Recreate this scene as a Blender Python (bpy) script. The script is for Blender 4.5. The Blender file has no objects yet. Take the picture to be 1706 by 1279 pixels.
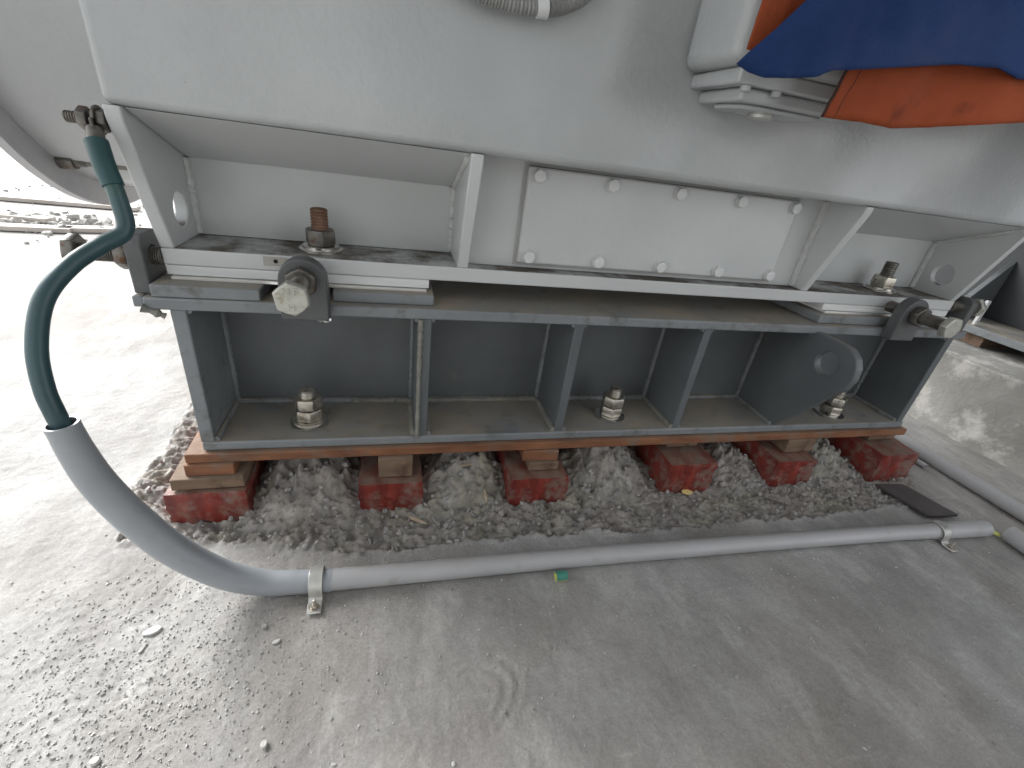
import bpy, bmesh, math, random
import numpy as np
from mathutils import Vector, Matrix, Euler
R = math.radians
sc = bpy.context.scene
col = sc.collection

# ---------------------------------------------------------------- camera
cd = bpy.data.cameras.new('camera'); cam = bpy.data.objects.new('camera', cd); col.objects.link(cam)
cd.sensor_width = 36; cd.lens = 752/1706*36; cd.clip_start = .02; cd.clip_end = 1000
rows = [[0.96547, 0.0, -0.26051], [-0.22803, 0.48355, -0.8451], [0.12597, 0.87532, 0.46685]]   # world X, Y, Z seen from the camera
M = Matrix(rows).to_4x4(); M.translation = Vector((0, -1, .92))
cam.matrix_world = M
sc.camera = cam

# ---------------------------------------------------------------- light
w = bpy.data.worlds.new('World'); sc.world = w; w.use_nodes = True
nt = w.node_tree; nt.nodes.clear()
sky = nt.nodes.new('ShaderNodeTexSky'); sky.sky_type = 'NISHITA'; sky.sun_disc = False
SUN_EL, SUN_AZ = 38, -40          # azimuth from +Y towards +X
sky.sun_elevation = R(SUN_EL); sky.sun_rotation = R(SUN_AZ); sky.air_density = 1.0; sky.dust_density = 3; sky.ozone_density = 1
bg = nt.nodes.new('ShaderNodeBackground'); bg.inputs[1].default_value = .15
hs = nt.nodes.new('ShaderNodeHueSaturation'); hs.inputs['Saturation'].default_value = .12
out = nt.nodes.new('ShaderNodeOutputWorld')
nt.links.new(sky.outputs[0], hs.inputs['Color']); nt.links.new(hs.outputs[0], bg.inputs[0]); nt.links.new(bg.outputs[0], out.inputs[0])
sd = bpy.data.lights.new("sun", "SUN"); sd.energy = 2.6; sd.angle = R(40); sd.color = (1, 1, 1)
sun = bpy.data.objects.new('sun', sd); col.objects.link(sun)
sdir = Vector((math.sin(R(SUN_AZ))*math.cos(R(SUN_EL)), math.cos(R(SUN_AZ))*math.cos(R(SUN_EL)), math.sin(R(SUN_EL))))
sun.rotation_euler = sdir.to_track_quat('Z', 'Y').to_euler()
sc.view_settings.view_transform = 'Standard'; sc.view_settings.look = 'None'
sc.view_settings.gamma = 1; sc.view_settings.use_curve_mapping = False
sc.view_settings.exposure = 1.5

BLOCKER_TOP = (-2.2, 1.9, -1.3, 5, 3.2); BLOCKER_BACK = (-.7, 1.1, -1.6)  # extents of two unseen slabs added to keep light off the machine
# ---------------------------------------------------------------- materials
def nodes(m):
    m.use_nodes = True; n = m.node_tree; return n, n.nodes['Principled BSDF'], n.links
def mat(name, a, b=None, wave=0, rough=.5, metal=0, scale=8, detail=6, bump=0, bscale=60, stretch=(1,1,1), dust=None, dcol=(.30,.26,.20), dscale=5,
        c=None, cscale=3, cthr=(.5,.6), rvar=.0, coat=0, spec=.5):
    """two-tone noise paint, optional spots of a third colour, optional dust lying on upward faces"""
    m = bpy.data.materials.new(name); n, p, L = nodes(m); N = n.nodes.new
    tc = N('ShaderNodeTexCoord'); mp = N('ShaderNodeMapping'); mp.inputs['Scale'].default_value = stretch
    L.new(tc.outputs['Object'], mp.inputs[0])
    nz = N('ShaderNodeTexNoise'); nz.inputs['Scale'].default_value = scale; nz.inputs['Detail'].default_value = detail; nz.inputs['Roughness'].default_value = .6
    L.new(mp.outputs[0], nz.inputs[0])
    rp = N('ShaderNodeValToRGB'); rp.color_ramp.elements[0].position = .3; rp.color_ramp.elements[1].position = .7
    rp.color_ramp.elements[0].color = (*a, 1); rp.color_ramp.elements[1].color = (*(b or a), 1)
    L.new(nz.outputs[0], rp.inputs[0]); colr = rp.outputs[0]
    def mix(c1, c2, fac):
        x = N('ShaderNodeMix'); x.data_type = 'RGBA'
        L.new(fac, x.inputs[0]); L.new(c1, x.inputs[6])
        if isinstance(c2, tuple): x.inputs[7].default_value = (*c2, 1)
        else: L.new(c2, x.inputs[7])
        return x.outputs[2]
    if c:
        n2 = N('ShaderNodeTexNoise'); n2.inputs['Scale'].default_value = cscale; n2.inputs['Detail'].default_value = 8; n2.inputs['Roughness'].default_value = .65
        L.new(tc.outputs['Object'], n2.inputs[0])
        mr = N('ShaderNodeMapRange'); mr.inputs[1].default_value = cthr[0]; mr.inputs[2].default_value = cthr[1]
        L.new(n2.outputs[0], mr.inputs[0]); colr = mix(colr, c, mr.outputs[0])
    ro = None
    if dust:
        g = N('ShaderNodeNewGeometry'); sp = N('ShaderNodeSeparateXYZ'); L.new(g.outputs['Normal'], sp.inputs[0])
        up = N('ShaderNodeMapRange'); up.inputs[1].default_value = .75; up.inputs[2].default_value = .97; L.new(sp.outputs[2], up.inputs[0])
        n3 = N('ShaderNodeTexNoise'); n3.inputs['Scale'].default_value = dscale; n3.inputs['Detail'].default_value = 9; n3.inputs['Roughness'].default_value = .68
        L.new(tc.outputs['Object'], n3.inputs[0])
        m3 = N('ShaderNodeMapRange'); m3.inputs[1].default_value = .32; m3.inputs[2].default_value = .68; L.new(n3.outputs[0], m3.inputs[0])
        mu = N('ShaderNodeMath'); mu.operation = 'MULTIPLY'; L.new(up.outputs[0], mu.inputs[0]); L.new(m3.outputs[0], mu.inputs[1])
        mv = N('ShaderNodeMath'); mv.operation = 'MULTIPLY'; mv.inputs[1].default_value = dust; L.new(mu.outputs[0], mv.inputs[0])
        colr = mix(colr, dcol, mv.outputs[0])
        r2 = N('ShaderNodeMapRange'); r2.inputs[3].default_value = rough; r2.inputs[4].default_value = .9; L.new(mv.outputs[0], r2.inputs[0]); ro = r2.outputs[0]
    L.new(colr, p.inputs['Base Color'])
    p.inputs['Metallic'].default_value = metal; p.inputs['Roughness'].default_value = rough
    p.inputs['Specular IOR Level'].default_value = spec
    if ro: L.new(ro, p.inputs['Roughness'])
    elif rvar:
        r3 = N('ShaderNodeMapRange'); r3.inputs[1].default_value = .3; r3.inputs[2].default_value = .7
        r3.inputs[3].default_value = rough-rvar; r3.inputs[4].default_value = rough+rvar; L.new(nz.outputs[0], r3.inputs[0]); L.new(r3.outputs[0], p.inputs['Roughness'])
    if bump:
        n4 = N('ShaderNodeTexNoise'); n4.inputs['Scale'].default_value = bscale; n4.inputs['Detail'].default_value = 7; n4.inputs['Roughness'].default_value = .6
        L.new(mp.outputs[0], n4.inputs[0])
        bp = N('ShaderNodeBump'); bp.inputs['Strength'].default_value = bump; bp.inputs['Distance'].default_value = .01
        L.new(n4.outputs[0], bp.inputs['Height']); L.new(bp.outputs[0], p.inputs['Normal'])
        if wave:      # slow dents in sheet metal
            n5 = N('ShaderNodeTexNoise'); n5.inputs['Scale'].default_value = 2.2; n5.inputs['Detail'].default_value = 1
            L.new(tc.outputs['Object'], n5.inputs[0])
            b2 = N('ShaderNodeBump'); b2.inputs['Strength'].default_value = 1; b2.inputs['Distance'].default_value = wave
            L.new(n5.outputs[0], b2.inputs['Height']); L.new(b2.outputs[0], bp.inputs['Normal'])
    return m
WHITE = mat('white_paint', (.48,.495,.495), (.55,.565,.565), rough=.30, scale=3, bump=.08, bscale=60, wave=.04, dust=1.5, dcol=(.10,.088,.072), dscale=7, rvar=.05)
WHITE_BODY = mat('body_paint', (.36,.375,.38), (.44,.455,.46), rough=.22, scale=2, bump=.16, bscale=85, wave=.14, c=(.22,.22,.21), cscale=55, cthr=(.735,.76))
WHITE_EDGE = mat('pad_paint', (.56,.575,.575), (.68,.69,.685), rough=.4, scale=12, stretch=(.4,1,6), bump=.05)
DUSTY = mat('dusty_ledge', (.13,.12,.10), (.24,.21,.17), rough=.8, scale=14, detail=9, bump=.2, bscale=50)
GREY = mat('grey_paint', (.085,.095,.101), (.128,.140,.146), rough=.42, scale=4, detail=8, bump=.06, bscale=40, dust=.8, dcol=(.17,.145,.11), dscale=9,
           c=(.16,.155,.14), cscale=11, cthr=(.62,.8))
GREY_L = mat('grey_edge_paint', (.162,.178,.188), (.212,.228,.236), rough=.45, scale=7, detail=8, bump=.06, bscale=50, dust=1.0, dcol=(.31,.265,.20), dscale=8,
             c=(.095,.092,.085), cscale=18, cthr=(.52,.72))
GREY_D = mat('lug_paint', (.07,.073,.075), (.11,.113,.115), rough=.45, scale=15, bump=.08, bscale=80)
WELD = mat('weld_paint', (.16,.165,.15), (.26,.25,.21), rough=.55, scale=40, bump=.5, bscale=160)
WELD_W = mat('white_weld', (.46,.47,.465), (.62,.63,.62), rough=.4, scale=40, bump=.4, bscale=140, c=(.25,.2,.14), cscale=60, cthr=(.66,.74))
SHINE = mat('bare_steel', (.9,.9,.88), (.95,.95,.93), rough=.4, metal=1, scale=30, stretch=(.3,1,1))
ZINC = mat('bolt_steel', (.33,.30,.25), (.62,.59,.52), rough=.33, metal=.85, scale=45, detail=5, bump=.1, bscale=150, rvar=.1, c=(.12,.07,.04), cscale=70, cthr=(.6,.72))
ZINC_W = mat('washer_steel', (.6,.59,.56), (.78,.77,.74), rough=.25, metal=1, scale=20)
DARKB = mat('dark_bolt', (.08,.075,.068), (.2,.19,.17), rough=.4, metal=.7, scale=40, bump=.1, bscale=150, c=(.10,.045,.02), cscale=50, cthr=(.55,.7))
HEADM = mat('bolt_head', (.38,.38,.34), (.52,.52,.47), rough=.4, metal=.55, scale=35, bump=.15, bscale=120, c=(.3,.27,.2), cscale=60, cthr=(.55,.7))
RUSTB = mat('rusty_thread', (.12,.06,.035), (.22,.13,.09), rough=.7, metal=.3, scale=60, bump=.2, bscale=200)
RUST = mat('rusty_steel', (.12,.048,.024), (.27,.115,.052), rough=.75, scale=14, detail=10, bump=.25, bscale=90, stretch=(.6,1,2), c=(.15,.125,.10), cscale=9, cthr=(.52,.68), dust=.7, dcol=(.25,.2,.15))
WOODY = mat('rust_brown', (.11,.07,.045), (.22,.15,.10), rough=.8, scale=10, detail=10, bump=.3, bscale=70, stretch=(.4,1,3), c=(.09,.05,.03), cscale=12, cthr=(.5,.65), dust=.6, dcol=(.26,.22,.17))
RED = mat('red_wrap', (.105,.018,.015), (.25,.042,.030), rough=.34, scale=16, detail=8, bump=.5, bscale=16, stretch=(3,1,.5), c=(.20,.135,.11), cscale=26, cthr=(.48,.66), dust=1.0, dcol=(.20,.16,.12), dscale=12)
PVC = mat('pvc', (.34,.345,.35), (.40,.40,.41), rough=.4, scale=6, bump=.02, bscale=60, dust=.5, dcol=(.36,.34,.32), c=(.3,.29,.27), cscale=18, cthr=(.58,.75))
PVC_D = mat('pvc_bend', (.27,.29,.31), (.33,.35,.37), rough=.38, scale=6, bump=.02, bscale=60, c=(.26,.26,.25), cscale=18, cthr=(.58,.75))
TEAL = mat('teal_cable', (.026,.062,.070), (.046,.10,.112), rough=.38, scale=7, bump=.05, bscale=60, dust=.4, dcol=(.2,.24,.22), c=(.04,.10,.05), cscale=5, cthr=(.55,.7))
GALV = mat('galvanised', (.48,.48,.46), (.68,.68,.65), rough=.35, metal=.6, scale=25, bump=.05, bscale=90)
CONC = mat('plinth_concrete', (.24,.235,.215), (.40,.392,.37), rough=.9, scale=5, detail=10, bump=.5, bscale=30, c=(.55,.54,.5), cscale=7, cthr=(.5,.62))
DARK = mat('dark_strip', (.045,.04,.042), (.075,.065,.066), rough=.55, scale=12, bump=.08, dust=.3, dcol=(.15,.14,.13))
ORANGE = mat('orange_cloth', (.22,.046,.018), (.33,.075,.027), rough=.85, scale=4, detail=8, bump=.25, bscale=260, c=(.18,.04,.02), cscale=11, cthr=(.6,.72), spec=.2)
BLUE = mat('blue_cloth', (.009,.024,.085), (.017,.045,.15), rough=.85, scale=3, detail=8, bump=.25, bscale=260, c=(.03,.05,.13), cscale=5, cthr=(.5,.7), spec=.2)
STONE = mat('pebble', (.22,.215,.205), (.5,.49,.47), rough=.9, scale=24, bump=.3, bscale=90)
PALE = mat('pale_chip', (.42,.42,.40), (.58,.575,.55), rough=.8, scale=20, bump=.2)
WOODC = mat('wood_chip', (.33,.25,.17), (.5,.42,.32), rough=.85, scale=30, stretch=(.3,1,3), bump=.2)
YELL = mat('yellow_paper', (.6,.45,.16), (.7,.56,.25), rough=.8, scale=20, bump=.2)
YG = mat('yellow_sleeve', (.62,.66,.16), (.7,.72,.25), rough=.5, scale=12)
GRN = mat('green_sleeve', (.04,.2,.15), (.06,.26,.2), rough=.5, scale=12)
BOARD = mat('site_board', (.40,.36,.32), (.6,.56,.52), rough=.85, scale=8, stretch=(.3,3,1), bump=.3)
BLOCKERM = mat('light_blocker_grey', (.30,.30,.29), (.36,.36,.35), rough=.9, scale=2)  # plain grey for the unseen light-blocking slabs

# ---------------------------------------------------------------- helpers
def put(name, bm, m, parent=None, bevel=0, seg=2, smooth=38, off=None):
    """link ONE mesh object; vertices are given in world coordinates and moved to the frame of the thing they belong to"""
    root = parent
    while root is not None and root.parent is not None: root = root.parent
    o0 = off if off is not None else (Vector(root.location) if root is not None else Vector((0,0,0)))
    if o0.length: bmesh.ops.translate(bm, vec=-o0, verts=bm.verts)
    bmesh.ops.recalc_face_normals(bm, faces=bm.faces)
    me = bpy.data.meshes.new(name); bm.to_mesh(me); bm.free()
    for p in me.polygons: p.use_smooth = True
    me.set_sharp_from_angle(angle=R(smooth))
    if isinstance(m, (list, tuple)):
        for q in m: me.materials.append(q)
    else: me.materials.append(m)
    o = bpy.data.objects.new(name, me); col.objects.link(o)
    if parent is not None: o.parent = parent
    elif off is not None: o.location = off
    if bevel:
        b = o.modifiers.new('bevel', 'BEVEL'); b.width = bevel; b.segments = seg; b.limit_method = 'ANGLE'; b.angle_limit = R(35)
    return o
def tag(o, label=None, cat=None, group=None, kind=None):
    if label: o['label'] = label
    if cat: o['category'] = cat
    if group: o['group'] = group
    if kind: o['kind'] = kind
    return o
def thing(name, loc, label, cat, group=None):
    o = bpy.data.objects.new(name, None); col.objects.link(o); o.location = loc; o.empty_display_size = .05
    return tag(o, label, cat, group)
def B(): return bmesh.new()
def box(bm, x0, x1, y0, y1, z0, z1):
    r = bmesh.ops.create_cube(bm, size=1)
    for v in r['verts']: v.co = Vector(((x0+x1)/2+v.co.x*(x1-x0), (y0+y1)/2+v.co.y*(y1-y0), (z0+z1)/2+v.co.z*(z1-z0)))
    return r['verts']
def prism(bm, pts, axis, a, b):
    """polygon (two coordinates in the remaining axes, in order) extruded along axis from a to b"""
    def P(u, v, t): return {0:(t,u,v), 1:(u,t,v), 2:(u,v,t)}[axis]
    A = [bm.verts.new(P(u,v,a)) for u,v in pts]; C = [bm.verts.new(P(u,v,b)) for u,v in pts]
    n = len(pts); bm.faces.new(A[::-1]); bm.faces.new(C)
    for i in range(n): bm.faces.new((A[i], A[(i+1)%n], C[(i+1)%n], C[i]))
def holed_plate(bm, pts, axis, a, b, hc, hr, n=28):
    """prism with a round hole: faces made as a fan of quads between the outline, resampled, and the hole"""
    def P(u, v, t): return {0:(t,u,v), 1:(u,t,v), 2:(u,v,t)}[axis]
    # ray-cast outline from the hole's centre; add outline corners as extra angles
    angs = [2*math.pi*i/n for i in range(n)] + [math.atan2(q[1]-hc[1], q[0]-hc[0]) % (2*math.pi) for q in pts]
    angs = sorted(set(round(x,5) for x in angs))
    O = []
    for t in angs:
        d = (math.cos(t), math.sin(t)); best = None
        for i in range(len(pts)):
            p, q = pts[i], pts[(i+1)%len(pts)]; ex, ey = q[0]-p[0], q[1]-p[1]
            den = d[0]*ey-d[1]*ex
            if abs(den) < 1e-9: continue
            s = ((p[0]-hc[0])*ey-(p[1]-hc[1])*ex)/den; u = ((p[0]-hc[0])*d[1]-(p[1]-hc[1])*d[0])/den
            if s > 0 and -1e-4 <= u <= 1+1e-4 and (best is None or s > best): best = s
        O.append((hc[0]+d[0]*best, hc[1]+d[1]*best))
    I = [(hc[0]+hr*math.cos(t), hc[1]+hr*math.sin(t)) for t in angs]
    V = {}
    for k, t in (('a', a), ('b', b)):
        V['o'+k] = [bm.verts.new(P(*p, t)) for p in O]; V['i'+k] = [bm.verts.new(P(*p, t)) for p in I]
    m = len(angs)
    for i in range(m):
        j = (i+1) % m
        for k in 'ab': bm.faces.new((V['o'+k][i], V['o'+k][j], V['i'+k][j], V['i'+k][i]))
        bm.faces.new((V['oa'][i], V['oa'][j], V['ob'][j], V['ob'][i])); bm.faces.new((V['ia'][i], V['ia'][j], V['ib'][j], V['ib'][i]))
def frame_of(d):
    d = Vector(d).normalized(); up = Vector((0,0,1)) if abs(d.z) < .95 else Vector((0,1,0))
    s = d.cross(up).normalized(); return d, s, s.cross(d).normalized()
def lathe(bm, c, d, prof, n=32, cap=True):
    """rings (distance along d, radius) round the line c + t d"""
    d, s, t = frame_of(d); c = Vector(c); rings = []
    for h, r in prof:
        rings.append([bm.verts.new(c+d*h+(s*math.cos(2*math.pi*i/n)+t*math.sin(2*math.pi*i/n))*r) for i in range(n)])
    for a, b in zip(rings, rings[1:]):
        for i in range(n): bm.faces.new((a[i], a[(i+1)%n], b[(i+1)%n], b[i]))
    if cap: bm.faces.new(rings[0][::-1]); bm.faces.new(rings[-1])
def hexa(bm, c, d, h, af, rot=0):
    """chamfered hexagon (nut or bolt head) from c along d"""
    d, s, t = frame_of(d); c = Vector(c); r = af/math.sqrt(3); rings = []
    for hh, k in ((0,.90),(h*.13,1),(h*.87,1),(h,.90)):
        ring = []
        for i in range(12):
            a = rot+math.pi/6*i; rr = r if i % 2 == 0 else r*.866
            if k < 1: rr = r*.90 if i % 2 == 0 else r*.866*.985
            ring.append(bm.verts.new(c+d*hh+(s*math.cos(a)+t*math.sin(a))*rr))
        rings.append(ring)
    for a, b in zip(rings, rings[1:]):
        for i in range(12): bm.faces.new((a[i], a[(i+1)%12], b[(i+1)%12], b[i]))
    bm.faces.new(rings[0][::-1]); bm.faces.new(rings[-1])
def thread_prof(h0, h1, r, pitch=.0045):
    P = [(h0, r*.9)]; n = int((h1-h0)/pitch)
    for i in range(n): P += [(h0+(i+.25)*pitch, r), (h0+(i+.5)*pitch, r), (h0+(i+1)*pitch, r*.88)]
    P += [(h1-.001, r*.88), (h1, r*.7)]
    return P
def catmull(pts, k=12):
    P = [Vector(p) for p in pts]; P = [P[0]*2-P[1]] + P + [P[-1]*2-P[-2]]; o = []
    for i in range(1, len(P)-2):
        for j in range(k):
            t = j/k; a, b, c, d = P[i-1:i+3]
            o.append(.5*((2*b)+(c-a)*t+(2*a-5*b+4*c-d)*t*t+(3*b-a-3*c+d)*t**3))
    o.append(P[-2]); return o
def tube(bm, path, r, n=20, inner=None, cap=True):
    """round tube along a path; inner = radius of the bore open at both ends"""
    path = [Vector(p) for p in path]; N = len(path); T = [(path[min(i+1,N-1)]-path[max(i-1,0)]).normalized() for i in range(N)]
    s = frame_of(T[0])[1]; fr = []
    for t in T:
        s = (s-t*s.dot(t)).normalized(); fr.append((s.copy(), t.cross(s).normalized()))
    rr = r if callable(r) else (lambda u: r)
    def rings(scale): return [[bm.verts.new(p+(a*math.cos(2*math.pi*i/n)+b*math.sin(2*math.pi*i/n))*rr(k/(N-1))*scale) for i in range(n)] for k, (p, (a, b)) in enumerate(zip(path, fr))]
    def skin(Rg):
        for a, b in zip(Rg, Rg[1:]):
            for i in range(n): bm.faces.new((a[i], a[(i+1)%n], b[(i+1)%n], b[i]))
    o = rings(1); skin(o)
    if inner:
        q = rings(inner); skin(q)
        for e in (0, -1):
            for i in range(n): bm.faces.new((o[e][i], o[e][(i+1)%n], q[e][(i+1)%n], q[e][i]))
    elif cap: bm.faces.new(o[0][::-1]); bm.faces.new(o[-1])
rnd = random.Random(7)
def weld_into(bm, p0, p1, r, step=.006, rough=.25):
    p0, p1 = Vector(p0), Vector(p1); L = (p1-p0).length; n = max(2, int(L/step)); d, s, t = frame_of(p1-p0); rings = []
    for k in range(n+1):
        c = p0+(p1-p0)*k/n; q = r*(1+rough*(rnd.random()-.5)+.12*math.sin(k*1.9))
        rings.append([bm.verts.new(c+(s*math.cos(a)+t*math.sin(a))*q) for a in [2*math.pi*i/8 for i in range(8)]])
    for a, b in zip(rings, rings[1:]):
        for i in range(8): bm.faces.new((a[i], a[(i+1)%8], b[(i+1)%8], b[i]))
    bm.faces.new(rings[0][::-1]); bm.faces.new(rings[-1])

def weld(bm, p0, p1, r, step=.006, rough=.25):
    q = B(); weld_into(q, p0, p1, r, step, rough); bm.append(q)

# value / gradient noise for the ground (numpy)
_rs = np.random.RandomState(11); _perm = _rs.permutation(512); _perm = np.r_[_perm, _perm]; _g = _rs.rand(512)*2*np.pi
def perlin(x, y):
    xi = np.floor(x).astype(int); yi = np.floor(y).astype(int); xf = x-xi; yf = y-yi
    u = xf*xf*xf*(xf*(xf*6-15)+10); v = yf*yf*yf*(yf*(yf*6-15)+10)
    def g(i, j):
        a = _g[_perm[(_perm[(xi+i) & 511]+(yi+j)) & 511]]; return np.cos(a)*(xf-i)+np.sin(a)*(yf-j)
    a = g(0,0)+(g(1,0)-g(0,0))*u; b = g(0,1)+(g(1,1)-g(0,1))*u
    return (a+(b-a)*v)*1.4
def fbm(x, y, s, o=4, ridged=False, gain=.5):
    t = 0; A = 1; tot = 0
    for k in range(o):
        q = perlin(x*s+17.3*k, y*s-9.1*k); t = t+A*((1-2*np.abs(q)) if ridged else q); tot += A; A *= gain; s *= 2.03
    return t/tot
def sstep(a, b, x):
    t = np.clip((x-a)/(b-a), 0, 1); return t*t*(3-2*t)
def cell(x, y, s):
    """distance to the nearest jittered cell point: lumps of rubble"""
    X, Y = x*s, y*s; xi = np.floor(X).astype(int); yi = np.floor(Y).astype(int); d = np.full(np.shape(X), 9.)
    for i in (-1,0,1):
        for j in (-1,0,1):
            h = _perm[(_perm[(xi+i) & 511]+(yi+j)) & 511]
            px = xi+i+(h % 97)/97.; py = yi+j+((h*7) % 89)/89.
            d = np.minimum(d, (X-px)**2+(Y-py)**2)
    return np.sqrt(d)
def pit_mask(x, y):
    wob = fbm(x, y, 9, 4)*.05+fbm(x, y, 40, 3)*.012
    front = np.interp(x, [-.66,-.60,-.45,-.32,-.12,.2,.75,1.4,1.75,1.95], [.0,-.09,-.11,-.13,-.185,-.18,-.205,-.21,-.20,-.05])
    f = sstep(-.012, .012, y-front+wob*.6)
    l = sstep(-.012, .014, x+.645+wob*1.1); r = 1-sstep(1.75, 2.05, x+wob)
    b = 1-sstep(.55, .62, y+wob)
    return f*l*r*b
def height(x, y):
    near = np.exp(-(x**2+y**2)/9)
    h = .004*fbm(x, y, 2.2, 3)+.0022*fbm(x, y, 14, 3)+.0011*fbm(x, y, 60, 2)
    # gritty, scuffed area bottom left
    gr = sstep(.05, .35, fbm(x+3, y, 3.1, 2)+.25)*np.exp(-((x+.42)/.33)**2-((y+.45)/.28)**2)
    h = h+gr*.004*fbm(x, y, 75, 3, gain=.75)
    # boot print: curved tread bars
    c, s = math.cos(.5), math.sin(.5); u = (x-.15)*c+(y+.555)*s; v = -(x-.15)*s+(y+.555)*c
    rr = np.sqrt(u**2+(v*1.4)**2); tread = np.sin(rr*210)*np.exp(-((rr-.075)/.04)**2)*sstep(-.02, .03, u)
    h = h-.0014*tread*near
    m = pit_mask(x, y)
    rub = .010*fbm(x, y, 12, 4)+.011*fbm(x, y, 26, 4, True)-.007*cell(x, y, 19)*.5+.010*fbm(x-y*.5, y*1.6, 30, 4, True)
    heap = 0
    for xc, wd, hh in ((-.21,.12,.13), (.21,.11,.11), (.665,.12,.13), (1.14,.10,.07), (1.54,.11,.10), (-.60,.06,.035)):
        heap = heap+hh*np.exp(-((x-xc+.03*fbm(x, y, 8, 2))/wd)**2)*sstep(-.10, .07, y)
    h = h*(1-m)+m*(-.014+rub*(1.5+.5*fbm(x, y, 3, 1))+heap*(1+.5*fbm(x, y, 30, 3)))
    # raised crumbs along the broken edge
    edge = m*(1-m)*4
    h = h+edge*.012*(fbm(x+y, y*1.4, 38, 4, True)*.8+.1)
    return h

# ---------------------------------------------------------------- ground
def axis_lines(a, b, st, far):
    mid = list(np.arange(a, b, st)); lo, hi, q = [], [], st
    x = a
    while x > -far: q *= 1.16; x -= q; lo.append(x)
    x = b; q = st
    while x < far: q *= 1.16; x += q; hi.append(x)
    return np.array(lo[::-1]+mid+hi)
gx = axis_lines(-1.1, 2.5, .005, 150); gy = axis_lines(-.95, .62, .0045, 150)
GX, GY = np.meshgrid(gx, gy); GZ = height(GX, GY); far = np.sqrt(GX**2+GY**2)
GZ = np.where(far > 3, GZ*.9+.02*fbm(GX, GY, .9, 3)*sstep(3, 6, far), GZ)
nx, ny = len(gx), len(gy)
co = np.stack([GX, GY, GZ], -1).reshape(-1, 3)
idx = np.arange(nx*ny).reshape(ny, nx)
F = np.stack([idx[:-1,:-1], idx[:-1,1:], idx[1:,1:], idx[1:,:-1]], -1).reshape(-1, 4)
me = bpy.data.meshes.new('ground'); me.vertices.add(len(co)); me.vertices.foreach_set('co', co.astype(np.float32).ravel())
me.loops.add(F.size); me.loops.foreach_set('vertex_index', F.astype(np.int32).ravel())
me.polygons.add(len(F)); me.polygons.foreach_set('loop_start', (np.arange(len(F))*4).astype(np.int32)); me.polygons.foreach_set('loop_total', np.full(len(F), 4, np.int32))
me.polygons.foreach_set('use_smooth', np.ones(len(F), bool)); me.update()
at = me.attributes.new('rubble', 'FLOAT', 'POINT'); at.data.foreach_set('value', pit_mask(GX, GY).astype(np.float32).ravel())
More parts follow.
